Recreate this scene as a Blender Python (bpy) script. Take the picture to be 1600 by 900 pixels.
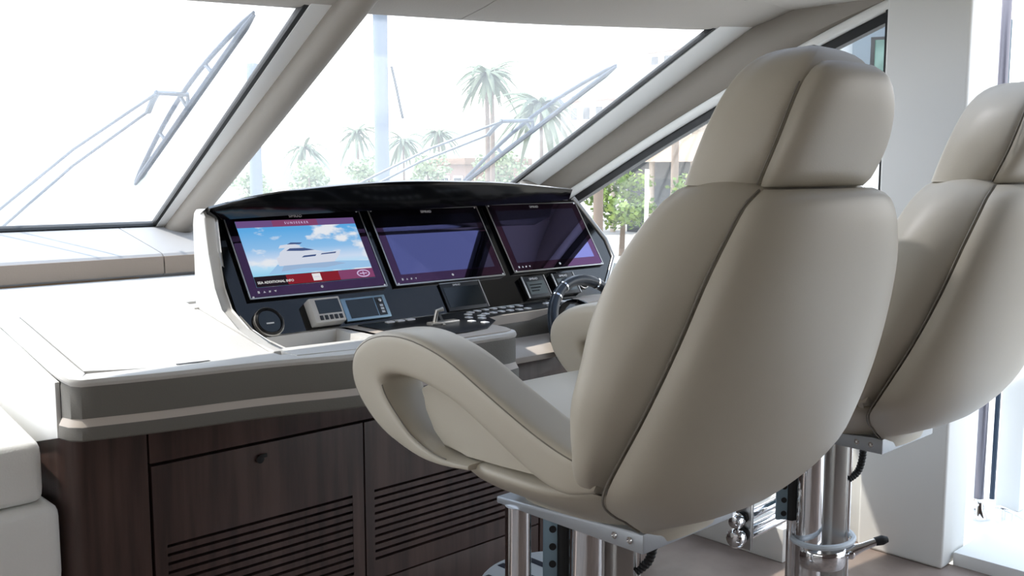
import bpy, bmesh, math, random
from mathutils import Vector, Matrix
random.seed(7)
for o in list(bpy.data.objects): bpy.data.objects.remove(o)
S = bpy.context.scene
C = S.collection
PI = math.pi
def srgb(r, g, b):
    f = lambda c: (c/255/12.92) if c/255 <= .04045 else ((c/255+.055)/1.055)**2.4
    return (f(r), f(g), f(b), 1)

# ------------------------------------------------------------------ camera
cam = bpy.data.cameras.new('camera'); cam.sensor_width = 36; cam.lens = 36*1530/1600
cam.clip_start = .05; cam.clip_end = 2000
co = bpy.data.objects.new('camera', cam); C.objects.link(co); S.camera = co
YAW = math.radians(43.4); PIT = math.atan(180/1530)
fwd = Vector((math.sin(YAW)*math.cos(PIT), math.cos(YAW)*math.cos(PIT), -math.sin(PIT)))
co.location = (0, 0, 1.45)
co.rotation_euler = fwd.to_track_quat('-Z', 'Y').to_euler()
# ------------------------------------------------------------------ sky
w = bpy.data.worlds.new('sky'); S.world = w; w.use_nodes = True
nt = w.node_tree; nt.nodes.clear()
wo = nt.nodes.new('ShaderNodeOutputWorld'); bg = nt.nodes.new('ShaderNodeBackground')
tc = nt.nodes.new('ShaderNodeTexCoord'); sx = nt.nodes.new('ShaderNodeSeparateXYZ'); rp = nt.nodes.new('ShaderNodeValToRGB')
nt.links.new(tc.outputs['Generated'], sx.inputs[0]); nt.links.new(sx.outputs['Z'], rp.inputs[0])
rp.color_ramp.elements[0].position = 0.0; rp.color_ramp.elements[0].color = (1, .985, .96, 1)
rp.color_ramp.elements[1].position = .7; rp.color_ramp.elements[1].color = (.62, .78, 1, 1)
nt.links.new(rp.outputs[0], bg.inputs[0]); bg.inputs[1].default_value = 2.6
nt.links.new(bg.outputs[0], wo.inputs[0])
# ------------------------------------------------------------------ sun
sl = bpy.data.lights.new('sun', 'SUN'); sl.energy = 4.2; sl.angle = math.radians(.6); sl.color = (1, .95, .87)
so = bpy.data.objects.new('sun', sl); C.objects.link(so)
AZ = math.radians(-40); EL = math.radians(57)
sd = Vector((math.sin(AZ)*math.cos(EL), math.cos(AZ)*math.cos(EL), math.sin(EL)))
so.rotation_euler = sd.to_track_quat('Z', 'Y').to_euler(); so.location = (-3, 3, 8)
# ------------------------------------------------------------------ exposure
S.view_settings.view_transform = 'Standard'; S.view_settings.look = 'None'
S.view_settings.gamma = 1; S.view_settings.use_curve_mapping = False
S.view_settings.exposure = 0.35

# ================================================================== materials
M = {}
def mat(name, col, rough=.5, metal=0, bump=None, var=None, spec=.5, coat=0, emit=None, stretch=(1, 1, 1)):
    m = bpy.data.materials.new(name); m.use_nodes = True; t = m.node_tree; b = t.nodes['Principled BSDF']
    b.inputs['Base Color'].default_value = col; b.inputs['Roughness'].default_value = rough
    b.inputs['Metallic'].default_value = metal; b.inputs['Specular IOR Level'].default_value = spec
    b.inputs['Coat Weight'].default_value = coat
    tcn = t.nodes.new('ShaderNodeTexCoord'); mp = t.nodes.new('ShaderNodeMapping'); mp.inputs['Scale'].default_value = stretch
    t.links.new(tcn.outputs['Object'], mp.inputs[0])
    if bump:
        n = t.nodes.new('ShaderNodeTexNoise'); n.inputs['Scale'].default_value = bump[0]; n.inputs['Detail'].default_value = 4
        bp = t.nodes.new('ShaderNodeBump'); bp.inputs['Strength'].default_value = bump[1]; bp.inputs['Distance'].default_value = .004
        t.links.new(mp.outputs[0], n.inputs[0]); t.links.new(n.outputs[0], bp.inputs['Height']); t.links.new(bp.outputs[0], b.inputs['Normal'])
    if var:
        n2 = t.nodes.new('ShaderNodeTexNoise'); n2.inputs['Scale'].default_value = var[0]; n2.inputs['Detail'].default_value = 6
        r = t.nodes.new('ShaderNodeValToRGB'); r.color_ramp.elements[0].position = .35; r.color_ramp.elements[1].position = .68
        r.color_ramp.elements[0].color = col; r.color_ramp.elements[1].color = var[1]
        t.links.new(mp.outputs[0], n2.inputs[0]); t.links.new(n2.outputs[0], r.inputs[0]); t.links.new(r.outputs[0], b.inputs['Base Color'])
    if emit:
        b.inputs['Emission Color'].default_value = emit[0]; b.inputs['Emission Strength'].default_value = emit[1]
    M[name] = m; return m
mat('leather', srgb(192, 185, 170), .42, bump=(420, .06), var=(3, srgb(188, 180, 164)))
mat('leather_seam', srgb(128, 122, 112), .6)
mat('cushion_white', srgb(248, 247, 243), .5, bump=(200, .2))
mat('plate_metal', srgb(176, 181, 187), .42, .55, bump=(90, .08))
mat('chrome', (.82, .82, .83, 1), .07, 1)
mat('brushed', (.62, .62, .61, 1), .3, 1)
mat('blue_steel', srgb(140, 165, 180), .35, .7)
mat('pole_steel', srgb(120, 118, 128), .3, .5)
mat('rubber', srgb(20, 21, 23), .6)
mat('headliner', srgb(170, 164, 156), .8, bump=(120, .15))
mat('pillar', srgb(150, 143, 134), .55, bump=(160, .12))
mat('white_gel', srgb(236, 236, 234), .3)
mat('white_wall', srgb(236, 236, 232), .5)
mat('cheek', srgb(204, 202, 198), .35)
mat('seal', srgb(16, 17, 18), .5)
mat('fascia', srgb(118, 115, 109), .38, bump=(240, .15))
mat('fascia_strip', srgb(200, 190, 180), .4)
mat('lid', srgb(212, 210, 206), .5, bump=(240, .12))
mat('dash', srgb(160, 158, 157), .6, bump=(200, .12))
mat('dash_front', srgb(140, 126, 113), .6, bump=(200, .12))
mat('tan', srgb(186, 154, 122), .5)
mat('wood', srgb(64, 50, 47), .32, var=(4, srgb(92, 72, 66)), stretch=(7, 7, .55), bump=(30, .05))
mat('wood_dark', srgb(12, 10, 10), .6)
mat('gloss_black', srgb(7, 8, 11), .07)
mat('hood_black', srgb(8, 8, 9), .12)
mat('satin_black', srgb(18, 19, 21), .35)
mat('silver', srgb(190, 188, 184), .28, .8)
mat('print_white', srgb(244, 245, 247), .5)
mat('lcd', srgb(92, 100, 100), .25)
mat('lcd_dark', srgb(28, 36, 40), .12)
mat('wheel_leather', srgb(38, 46, 56), .32)
mat('tile', srgb(150, 134, 124), .35, var=(5, srgb(122, 107, 99)))
mat('foot_white', srgb(205, 214, 222), .5)
mat('navy', srgb(28, 36, 54), .6)
mat('wiper', srgb(40, 58, 78), .4)
mat('wiper_arm', srgb(110, 118, 126), .35, .3)
mat('deck', srgb(228, 228, 226), .5)
mat('water', srgb(120, 150, 165), .12, bump=(2, .3))
mat('quay', srgb(176, 170, 162), .8, var=(1.2, srgb(150, 145, 136)))
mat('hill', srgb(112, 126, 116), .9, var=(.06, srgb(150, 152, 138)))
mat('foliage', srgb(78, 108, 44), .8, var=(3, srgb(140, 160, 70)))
mat('foliage_hazed', srgb(140, 158, 122), .8, var=(3, srgb(172, 184, 144)))  # leaf tones lightened to stand in for distance haze
mat('palm_hazed', srgb(140, 150, 126), .8)  # fronds paled in colour in place of air haze
mat('bark', srgb(128, 112, 98), .85, bump=(20, .4))
mat('concrete', srgb(188, 196, 206), .7)
mat('stucco', srgb(178, 164, 148), .8)
mat('stucco_pink', srgb(176, 150, 136), .8)
mat('roof_tan', srgb(150, 124, 104), .8)
mat('dark_opening', srgb(44, 50, 54), .4)
mat('brick_red', srgb(172, 120, 108), .85)
mat('hull_grey', srgb(92, 104, 112), .35)
mat('pane_reflection', srgb(60, 92, 84), .15, var=(6, srgb(96, 128, 120)))  # green mottling painted as greenery mirrored in the pane
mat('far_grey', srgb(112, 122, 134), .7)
def glass(name, haze, tint=(1, 1, 1, 1), refl=.06):
    m = bpy.data.materials.new(name); m.use_nodes = True; t = m.node_tree; t.nodes.clear()
    o = t.nodes.new('ShaderNodeOutputMaterial'); tr = t.nodes.new('ShaderNodeBsdfTransparent'); gl = t.nodes.new('ShaderNodeBsdfGlossy')
    tl = t.nodes.new('ShaderNodeBsdfTranslucent'); a = t.nodes.new('ShaderNodeMixShader'); b = t.nodes.new('ShaderNodeMixShader')
    tr.inputs[0].default_value = tint; gl.inputs['Roughness'].default_value = .02
    a.inputs[0].default_value = refl; b.inputs[0].default_value = haze
    t.links.new(tr.outputs[0], a.inputs[1]); t.links.new(gl.outputs[0], a.inputs[2])
    t.links.new(a.outputs[0], b.inputs[1]); t.links.new(tl.outputs[0], b.inputs[2]); t.links.new(b.outputs[0], o.inputs[0])
    tl.inputs[0].default_value = (.95, .97, 1, 1)
    M[name] = m
glass('glass_hazy', .055); glass('glass_clear', .01); glass('glass_tinted', .0, (.52, .53, .56, 1))
def screen_glass(name, tint, fac):
    m = bpy.data.materials.new(name); m.use_nodes = True; t = m.node_tree; t.nodes.clear()
    o = t.nodes.new('ShaderNodeOutputMaterial'); d = t.nodes.new('ShaderNodeBsdfDiffuse'); gl = t.nodes.new('ShaderNodeBsdfGlossy'); a = t.nodes.new('ShaderNodeMixShader')
    d.inputs[0].default_value = (.004, .004, .006, 1); gl.inputs[0].default_value = tint; gl.inputs['Roughness'].default_value = .015
    a.inputs[0].default_value = fac; t.links.new(d.outputs[0], a.inputs[1]); t.links.new(gl.outputs[0], a.inputs[2]); t.links.new(a.outputs[0], o.inputs[0])
    M[name] = m
screen_glass('screen_off', (.45, .42, .85, 1), .3)
screen_glass('bezel_glass', (.55, .25, .5, 1), .14)
def emit_mat(name, col, s=.8):
    m = bpy.data.materials.new(name); m.use_nodes = True; t = m.node_tree; t.nodes.clear()
    o = t.nodes.new('ShaderNodeOutputMaterial'); e = t.nodes.new('ShaderNodeEmission'); e.inputs[0].default_value = col; e.inputs[1].default_value = s
    t.links.new(e.outputs[0], o.inputs[0]); M[name] = m; return m, t, e
emit_mat('px_red', srgb(128, 34, 46)); emit_mat('px_purple', srgb(104, 78, 128)); emit_mat('px_dark', srgb(34, 26, 34))
emit_mat('px_white', srgb(222, 222, 222)); emit_mat('px_hull', srgb(206, 212, 226)); emit_mat('px_navy', srgb(66, 84, 128)); emit_mat('px_lilac', srgb(196, 176, 214))
emit_mat('px_foam', srgb(150, 190, 226)); emit_mat('px_wake', srgb(150, 176, 208)); emit_mat('px_magenta', srgb(126, 66, 104))
m, t, e = emit_mat('px_sky', (1, 1, 1, 1))
tcn = t.nodes.new('ShaderNodeTexCoord'); sp = t.nodes.new('ShaderNodeSeparateXYZ'); mr = t.nodes.new('ShaderNodeMapRange'); rr = t.nodes.new('ShaderNodeValToRGB')
t.links.new(tcn.outputs['Object'], sp.inputs[0]); t.links.new(sp.outputs['Z'], mr.inputs[0]); mr.inputs[1].default_value = .309; mr.inputs[2].default_value = .447
t.links.new(mr.outputs[0], rr.inputs[0])
cr = rr.color_ramp; cr.elements[0].position = 0; cr.elements[0].color = srgb(128, 196, 228); cr.elements[1].position = 1; cr.elements[1].color = srgb(92, 166, 222)
for p, c in ((.22, srgb(176, 216, 240)), (.36, srgb(198, 214, 236)), (.6, srgb(138, 186, 228))):
    el = cr.elements.new(p); el.color = c
nz = t.nodes.new('ShaderNodeTexNoise'); nz.inputs['Scale'].default_value = 11; nz.inputs['Detail'].default_value = 5
mpp = t.nodes.new('ShaderNodeMapping'); mpp.inputs['Scale'].default_value = (1, 1, 2.4); t.links.new(tcn.outputs['Object'], mpp.inputs[0]); t.links.new(mpp.outputs[0], nz.inputs[0])
r2 = t.nodes.new('ShaderNodeValToRGB'); r2.color_ramp.elements[0].position = .52; r2.color_ramp.elements[1].position = .62
mx = t.nodes.new('ShaderNodeMixRGB'); mx.inputs[2].default_value = srgb(224, 228, 234)
t.links.new(nz.outputs[0], r2.inputs[0]); t.links.new(r2.outputs[0], mx.inputs[0]); t.links.new(rr.outputs[0], mx.inputs[1]); t.links.new(mx.outputs[0], e.inputs[0])

# ================================================================== helpers
def origin(p):
    v = Vector((0, 0, 0))
    while p: v += p.location; p = p.parent
    return v
def thing(name, label, cat, loc, group=None):
    o = bpy.data.objects.new(name, None); C.objects.link(o); o.location = loc; o.empty_display_size = .1
    o['label'] = label; o['category'] = cat
    if group: o['group'] = group
    return o
def tag(o, label, cat, group=None):
    o['label'] = label; o['category'] = cat
    if group: o['group'] = group
    return o
def link(name, bm, m, parent=None, sharp=38, label=None):
    bmesh.ops.recalc_face_normals(bm, faces=bm.faces)
    for f in bm.faces: f.smooth = True
    for ed in bm.edges:
        if len(ed.link_faces) == 2 and ed.calc_face_angle(0) > math.radians(sharp): ed.smooth = False
    me = bpy.data.meshes.new(name); 
    o = bpy.data.objects.new(name, me)
    off = origin(parent) if parent else None
    if parent:
        for v in bm.verts: v.co -= off
    bm.to_mesh(me); bm.free(); me.materials.append(M[m])
    C.objects.link(o)
    if parent: o.parent = parent
    if label: o['label'] = label
    return o
def struct(o): o['kind'] = 'structure'; return o
def abox(bm, x0, x1, y0, y1, z0, z1, bev=0, seg=2):
    vs = [bm.verts.new((x, y, z)) for x in (x0, x1) for y in (y0, y1) for z in (z0, z1)]
    fs = [bm.faces.new([vs[i] for i in q]) for q in ((0, 1, 3, 2), (4, 6, 7, 5), (0, 4, 5, 1), (2, 3, 7, 6), (0, 2, 6, 4), (1, 5, 7, 3))]
    if bev:
        es = {e for f in fs for e in f.edges}
        bmesh.ops.bevel(bm, geom=list(es), offset=bev, segments=seg, profile=.6, affect='EDGES')
def box(name, x0, x1, y0, y1, z0, z1, m, parent=None, bev=0, seg=2, label=None):
    bm = bmesh.new(); abox(bm, x0, x1, y0, y1, z0, z1, bev, seg); return link(name, bm, m, parent, label=label)
def prism(bm, pts, d, bev=0):
    d = Vector(d); a = [bm.verts.new(p) for p in pts]; b = [bm.verts.new(Vector(p)+d) for p in pts]; n = len(pts)
    fs = [bm.faces.new(a), bm.faces.new(b[::-1])]+[bm.faces.new((a[i], b[i], b[(i+1) % n], a[(i+1) % n])) for i in range(n)]
    if bev:
        bmesh.ops.bevel(bm, geom=list({e for f in fs for e in f.edges}), offset=bev, segments=2, profile=.6, affect='EDGES')
def pris(name, pts, d, m, parent=None, bev=0, label=None):
    bm = bmesh.new(); prism(bm, pts, d, bev); return link(name, bm, m, parent, label=label)
def loft_into(bm, secs, cap=True, closed=True):
    R = [[bm.verts.new(p) for p in s] for s in secs]; n = len(secs[0])
    for i in range(len(R)-1):
        for j in range(n if closed else n-1):
            k = (j+1) % n; bm.faces.new((R[i][j], R[i][k], R[i+1][k], R[i+1][j]))
    if cap: bm.faces.new(R[0][::-1]); bm.faces.new(R[-1])
def loft(name, secs, m, parent=None, cap=True, closed=True, sharp=38, label=None):
    bm = bmesh.new(); loft_into(bm, secs, cap, closed); return link(name, bm, m, parent, sharp, label)
def spline(pts, n):
    P = [Vector(p) for p in pts]; out = []; L = len(P)-1
    for i in range(n):
        u = i/(n-1)*L; k = min(int(u), L-1); t = u-k
        a, b, c, d = P[max(k-1, 0)], P[k], P[k+1], P[min(k+2, L)]
        out.append(.5*((2*b)+(-a+c)*t+(2*a-5*b+4*c-d)*t*t+(-a+3*b-3*c+d)*t**3))
    return out
def tab(T, z):
    """smooth interpolation of rows keyed by their first value"""
    k = 0
    while k < len(T)-2 and z > T[k+1][0]: k += 1
    a, b, c, d = T[max(k-1, 0)], T[k], T[k+1], T[min(k+2, len(T)-1)]
    t = (z-b[0])/(c[0]-b[0]); r = []
    for i in range(1, len(b)):
        m0 = (c[i]-a[i])/(c[0]-a[0])*(c[0]-b[0]); m1 = (d[i]-b[i])/(d[0]-b[0])*(c[0]-b[0])
        r.append((2*t**3-3*t*t+1)*b[i]+(t**3-2*t*t+t)*m0+(-2*t**3+3*t*t)*c[i]+(t**3-t*t)*m1)
    return r
def slab(bm, rows, th):
    # closed slab under a grid of top points
    d = Vector((0, 0, -th)); loft_into(bm, [list(r)+[p+d for p in reversed(r)] for r in rows])
def tube_into(bm, pts, r, seg=12, cap=True):
    P = [Vector(p) for p in pts]; rr = r if isinstance(r, (list, tuple)) else [r]*len(P)
    secs = []; up = None
    for i, p in enumerate(P):
        t = (P[min(i+1, len(P)-1)]-P[max(i-1, 0)]).normalized()
        if up is None: up = t.orthogonal().normalized()
        up = (up-t*up.dot(t)).normalized(); s = t.cross(up)
        secs.append([p+(up*math.cos(a)+s*math.sin(a))*rr[i] for a in (2*PI*j/seg for j in range(seg))])
    loft_into(bm, secs, cap)
def tube(name, pts, r, m, parent=None, seg=12, label=None):
    bm = bmesh.new(); tube_into(bm, pts, r, seg); return link(name, bm, m, parent, label=label)
def disc_rev(name, prof, loc, axis, m, parent=None, seg=28, label=None):
    """revolve (radius, height) profile about axis at loc"""
    q = Vector(axis).normalized().to_track_quat('Z', 'Y'); L = Vector(loc)
    secs = [[L+q @ Vector((r*math.cos(2*PI*j/seg), r*math.sin(2*PI*j/seg), h)) for j in range(seg)] for r, h in prof]
    return loft(name, secs, m, parent, label=label)
def copy_tree(o, parent=None):
    c = o.copy(); C.objects.link(c); c.parent = parent
    for ch in list(o.children): copy_tree(ch, c)
    return c
def text(name, s, size, mtx, m, parent, extrude=.0004, label=None):
    cu = bpy.data.curves.new(name, 'FONT'); cu.body = s; cu.size = size; cu.extrude = extrude; cu.align_x = 'CENTER'; cu.align_y = 'CENTER'; cu.resolution_u = 2
    to = bpy.data.objects.new(name, cu); C.objects.link(to)
    bpy.context.view_layer.update()
    me = bpy.data.meshes.new_from_object(to.evaluated_get(bpy.context.evaluated_depsgraph_get()))
    bpy.data.objects.remove(to)
    off = origin(parent)
    for v in me.vertices: v.co = mtx @ v.co - off
    me.materials.clear(); me.materials.append(M[m])
    o = bpy.data.objects.new(name, me); C.objects.link(o); o.parent = parent
    if label: o['label'] = label
    return o

# ================================================================== setting
def W(x, y, off=0): return Vector((x, y, 1.205+(4.0-y)*.56+off))          # the raked windshield plane
WN = Vector((0, .56, 1)).normalized()
struct(box('floor', -2.6, 3.60, -3.2, 3.95, -.06, 0, 'tile'))
# side deck step the starboard wall stands on
struct(box('trim_1', 3.15, 3.74, 1.86, 3.55, 0, .13, 'white_wall', bev=.006))
# ceiling with the sunroof opening above the helm
RE = [(-2.6, 2.72), (-.5, 2.71), (.6, 2.70), (1.297, 2.687), (1.635, 2.664), (1.931, 2.645), (2.237, 2.621), (2.5, 2.6), (2.764, 2.573), (3.1, 2.535), (3.45, 2.495), (3.74, 2.456)]
def ceil_panel(name, xs, m='headliner'):
    bm = bmesh.new()
    rows = []
    for x, y in xs:
        z = W(x, y)[2]; e = max(0, x-2.2)*.02
        rows.append([Vector((x, y+.05, z+.0)), Vector((x, y-.005, z-.002)), Vector((x, y-.12, z+.022)), Vector((x, y-.34, z+.085)), Vector((x, 2.21, 2.12+max(0, z-2.03)*.8))])
    slab(bm, rows, -.03)
    return struct(link(name, bm, m))
xs = RE[:6]+[(2.236, 2.621)]; ceil_panel('ceiling', xs); ceil_panel('ceiling', [(2.242, 2.6205)]+RE[7:])
for a in ((-2.6, 1.9, -3.2, 2.22), (1.9, 3.3, -3.2, .3), (3.3, 3.76, -3.2, 2.22)):
    struct(box('ceiling', *a, 2.12, 2.17, 'headliner'))
for a in ((1.87, 3.33, .27, .30), (1.87, 3.33, 2.185, 2.21), (1.87, 1.9, .3, 2.2), (3.3, 3.33, .3, 2.2)):
    struct(box('trim_2', *a, 2.112, 2.2, 'seal', bev=.004))
struct(box('window_4', 1.9, 3.3, .3, 2.2, 2.15, 2.158, 'glass_tinted'))
# windshield panes
def pane(name, pts, m, th=.008):
    return struct(pris(name, [W(*p) for p in pts], WN*th, m))
pane('window_1', [(-2.6, 3.95), (1.70, 3.95), (1.645, 2.655), (-2.6, 2.72)], 'glass_hazy')
pane('window_2', [(1.90, 3.95), (3.46, 3.95), (3.51, 2.48), (2.237, 2.615), (1.88, 2.64)], 'glass_hazy')
def strip(name, a, b, wdt, off, th, m, side=(1, 0, 0)):
    a = W(*a, off); b = W(*b, off); s = Vector(side)*wdt
    return struct(pris(name, [a, b, b+s, a+s], WN*th, m))
strip('trim_3', (1.69, 3.94), (1.632, 2.64), .018, -.012, .022, 'seal')
strip('trim_3', (-2.6, 3.925), (1.70, 3.925), .022, -.012, .022, 'seal', (0, 1, -.56))
strip('trim_4', (1.706, 4.0), (1.648, 2.60), .11, -.016, .02, 'white_gel')
strip('trim_5', (3.445, 3.95), (3.497, 2.47), .018, -.012, .022, 'seal')
strip('trim_6', (3.463, 4.0), (3.515, 2.42), .20, -.016, .02, 'white_gel')
# round mullion cover between the panes with its base collar
mu = [W(1.785, 4.02, -.04), W(1.78, 3.6, -.043), W(1.772, 3.0, -.043), W(1.762, 2.45, -.04)]
struct(tube('trim_7', spline(mu, 14), .051, 'pillar', seg=24))
c0 = W(1.785, 4.0, -.04)
mc = tube('trim_8', [c0+Vector((0, .0, .04)), c0+Vector((0, .0, .0)), c0+Vector((0, -.02, -.05)), c0+Vector((0, -.03, -.16))], [.06, .064, .066, .075], 'pillar', seg=24); struct(mc)
# starboard A pillar panel, from the white strip down to the side window
up_ = [(3.62, 3.95, 1.20), (3.655, 3.56, 1.44), (3.69, 3.0, 1.755), (3.715, 2.468, 2.05), (3.72, 2.13, 2.145), (3.72, 1.75, 2.17)]
lo_ = [(3.75, 3.95, 1.16), (3.75, 3.55, 1.333), (3.75, 3.0, 1.605), (3.75, 2.55, 1.812), (3.75, 2.15, 1.985), (3.75, 1.70, 2.155)]
U = spline(up_, 24); L_ = spline(lo_, 24)
secs = []
for a, b in zip(U, L_):
    mid = (a+b)/2+Vector((-.035, 0, -.0))
    secs.append([a, a*.7+b*.3+Vector((-.03, 0, .01)), mid, a*.25+b*.75+Vector((-.03, 0, -.01)), b, b+Vector((.12, 0, 0)), a+Vector((.12, 0, .03))])
struct(loft('trim_9', secs, 'pillar'))
struct(tube('trim_10', [p+Vector((-.02, 0, -.012)) for p in L_], .022, 'white_wall', seg=14))
bm = bmesh.new()
loft_into(bm, [[p+Vector((-.012, 0, -.03)), p+Vector((-.012, .0, -.075)), p+Vector((.03, 0, -.075)), p+Vector((.03, 0, -.03))] for p in L_])
struct(link('trim_11', bm, 'seal'))
# pillar foot swelling on to the dash
struct(disc_rev('trim_12', [(.16, -.1), (.155, .0), (.11, .09), (.085, .17), (.08, .24)], (3.47, 3.66, 1.17), (.1, -.55, .83), 'pillar'))
# starboard side wall, side window and the upright wall panel
struct(box('window_3', 3.755, 3.763, 1.8, 3.6, .98, 2.12, 'glass_clear'))
struct(box('wall_starboard', 3.74, 3.98, 1.82, 3.95, .1, 1.0, 'white_wall'))
struct(box('wall_starboard', 3.70, 3.98, 1.495, 1.815, 0, 2.125, 'white_wall', bev=.012, seg=3))
struct(box('wall_starboard', 3.52, 3.72, 1.425, 1.755, 0, .60, 'white_wall', bev=.012, seg=3)); struct(box('wall_starboard', 3.55, 3.72, 1.76, 1.855, 0, .60, 'white_wall', bev=.008))
struct(box('trim_13', 3.72, 3.79, 1.815, 1.83, 1.0, 2.1, 'seal'))
# door opening aft of the panel
struct(box('door_1', 4.50, 4.56, 1.50, 1.60, -.04, 2.4, 'white_gel', bev=.005))
struct(box('trim_15', 3.6, 4.1, .3, 1.42, -.06, .05, 'white_gel', bev=.01))
# dash ledge under the windshield
def ledge(name, x0, x1):
    struct(box('trim_18', x0, x1, 3.516, 3.526, 1.078, 1.143, 'dash_front', bev=.003))
    prof = [(3.97, 1.238), (3.60, 1.166), (3.535, 1.152), (3.525, 1.143), (3.528, 1.076), (3.535, 1.07), (3.97, 1.07)]
    bm = bmesh.new(); prism(bm, [(x0, y, z) for y, z in prof], (x1-x0, 0, 0)); return struct(link(name, bm, 'dash', sharp=25))
ledge('trim_16', -2.6, 1.548); ledge('trim_16', 1.552, 3.76)
struct(box('trim_17', -2.6, 1.46, 3.535, 3.9, 1.03, 1.072, 'tan'))
struct(box('trim_17', 1.46, 3.7, 3.535, 3.9, 1.03, 1.072, 'dash'))
struct(box('wall_front', -2.6, 3.76, 3.56, 3.9, -.05, 1.04, 'white_wall'))

# unseen saloon walls behind the camera, added to hold back light from aft
struct(box('wall_aft', -2.6, 3.76, -3.3, -3.2, 0, 2.17, 'wood'))
struct(box('wall_starboard', 3.74, 3.98, -3.2, -1.6, 0, 2.12, 'white_wall'))
struct(box('wall_port', -2.7, -2.6, -3.2, 3.95, 0, 1.05, 'white_wall')); struct(box('wall_port', -2.7, -2.6, -3.2, 3.95, 1.65, 2.17, 'white_wall'))
# ================================================================== wooden cabinet under the console
cab = thing('console_cabinet', 'dark brown wooden cabinet with slotted vent doors under the helm console', 'cabinet', (1.8, 2.9, 0))
YF = 2.352
bm = bmesh.new()
pl = [(.775, 3.5)]+[(.775+.06-.06*math.cos(a), YF+.06-.06*math.sin(a)) for a in [PI/2*i/8 for i in range(9)]]+[(2.98, YF), (2.98, 3.5)]
# carcass set back behind the face so that doors and frames stand in front of it
pl2 = [(.79, 3.5)]+[(.79+.06-.06*math.cos(a), YF+.095-.06*math.sin(a)) for a in [PI/2*i/6 for i in range(7)]]+[(2.975, YF+.035), (2.975, 3.5)]
prism(bm, [(x, y, .02) for x, y in pl2], (0, 0, .78)); link('carcass', bm, 'wood_dark', cab)
bm = bmesh.new()   # rounded corner post
c = [(.775+.055-.055*math.cos(a), YF+.055-.055*math.sin(a)) for a in [PI/2*i/10 for i in range(11)]]
prism(bm, [(x, y, .0) for x, y in [(.775, 3.45)]+c+[(.972, YF), (.972, YF+.05), (.80, YF+.1), (.80, 3.45)]], (0, 0, .831)); link('corner_post', bm, 'wood', cab, sharp=30)
box('top_rail', .978, 2.98, YF, YF+.05, .726, .831, 'wood', cab, .0015)
box('side_stile', 2.36, 2.98, YF, YF+.05, .0, .72, 'wood', cab, .0015)
def door(x0, x1, z0, z1, gx0, gx1, gz0, n, pitch, gap=.0085):
    gz1 = gz0+n*pitch+gap
    bm = bmesh.new()
    for a in ((x0, gx0, z0, z1), (gx1, x1, z0, z1), (gx0, gx1, gz1, z1), (gx0, gx1, z0, gz0)):
        abox(bm, a[0], a[1], YF, YF+.028, a[2], a[3])
    bmesh.ops.remove_doubles(bm, verts=bm.verts, dist=.0001)
    d = link('door', bm, 'wood', cab)
    for i in range(n):
        box('slat', gx0, gx1, YF+.001, YF+.02, gz0+gap+i*pitch, gz0+(i+1)*pitch, 'wood', d)
    return d
d1 = door(.981, 1.618, .226, .718, 1.014, 1.578, .262, 10, .0236)
d2 = door(1.624, 2.352, .226, .718, 1.656, 2.30, .285, 9, .0236)
box('lower_drawer', .981, 1.618, YF, YF+.03, .02, .22, 'wood', cab, .0015)
box('lower_drawer', 1.624, 2.352, YF, YF+.03, .02, .22, 'wood', cab, .0015)
kn = disc_rev('lock', [(.009, 0), (.011, .004), (.011, .008), (.006, .010)], (1.279, YF, .678), (0, -1, 0), 'rubber', d1, 16)
box('latch_tab', 1.279, 1.298, YF-.011, YF-.006, .682, .692, 'rubber', d1, .001)

# ================================================================== helm console
con = thing('helm_console', 'grey and white helm console with black instrument panel and three displays', 'console', (1.8, 2.9, .83))
FC = spline([(.80, 2.292, 0), (.96, 2.250, 0), (1.17, 2.212, 0), (1.28, 2.185, 0), (1.45, 2.135, 0), (1.70, 2.105, 0), (1.97, 2.10, 0)], 25)
corner = [(.773, 2.40), (.775, 2.345), (.783, 2.310)]
FP = corner+[(p.x, p.y) for p in FC]
ret = [(2.005, 2.108), (2.02, 2.13), (2.03, 2.18), (2.05, 2.30), (2.10, 2.34)]
FP2 = FP+ret
def topz(x, y):
    return min(1.064, .978+max(0, y-2.30)*.183)
def norm2(P, i):
    a = Vector(P[max(i-1, 0)]); b = Vector(P[min(i+1, len(P)-1)]); t = (b-a).normalized(); return Vector((t.y, -t.x))
def band(name, prof, m, path=FP2, close_back=.03):
    secs = []
    for i, p in enumerate(path):
        n = norm2(path, i); s = []
        for o, z in prof: s.append(Vector((p[0]+n.x*o, p[1]+n.y*o, z if z < .9 else z+topz(*p)-.978)))
        s.append(Vector((p[0]-n.x*close_back, p[1]-n.y*close_back, prof[-1][1]))); s.append(Vector((p[0]-n.x*close_back, p[1]-n.y*close_back, prof[0][1] if prof[0][1] < .9 else prof[0][1]+topz(*p)-.978)))
        secs.append(s)
    return loft(name, secs, m, con, sharp=30)
SP = [(.773, 3.42), (.773, 3.0), (.773, 2.80), (.773, 2.77), (.773, 2.6)]+FP2
BP = FP2[1:]
band('upper_fascia', [(0, .962), (.003, .95), (.003, .884)], 'fascia', BP)
band('lit_step', [(.002, .884), (.012, .866)], 'fascia_strip', BP)  # lighter colour carries the light on this up-facing step
band('lower_fascia', [(.012, .866), (.013, .862), (.013, .836), (.009, .832)], 'fascia', BP)
# white rim along the front and left edge
secs = []
for i, p in enumerate(SP):
    n = norm2(SP, i)
    z = topz(p[0], p[1])
    zz = lambda o: z+(-o)*(.1 if p[1] < 2.5 else 0)
    secs.append([Vector((p[0]+n.x*o, p[1]+n.y*o, z+dz)) for o, dz in ((.004, -.016), (.006, -.010), (.003, -.002), (-.006, .001), (-.045, .003), (-.045, -.03), (-.03, -.05))])
k = len(SP)-2
loft('rim', secs[:k], 'lid', con)
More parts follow.
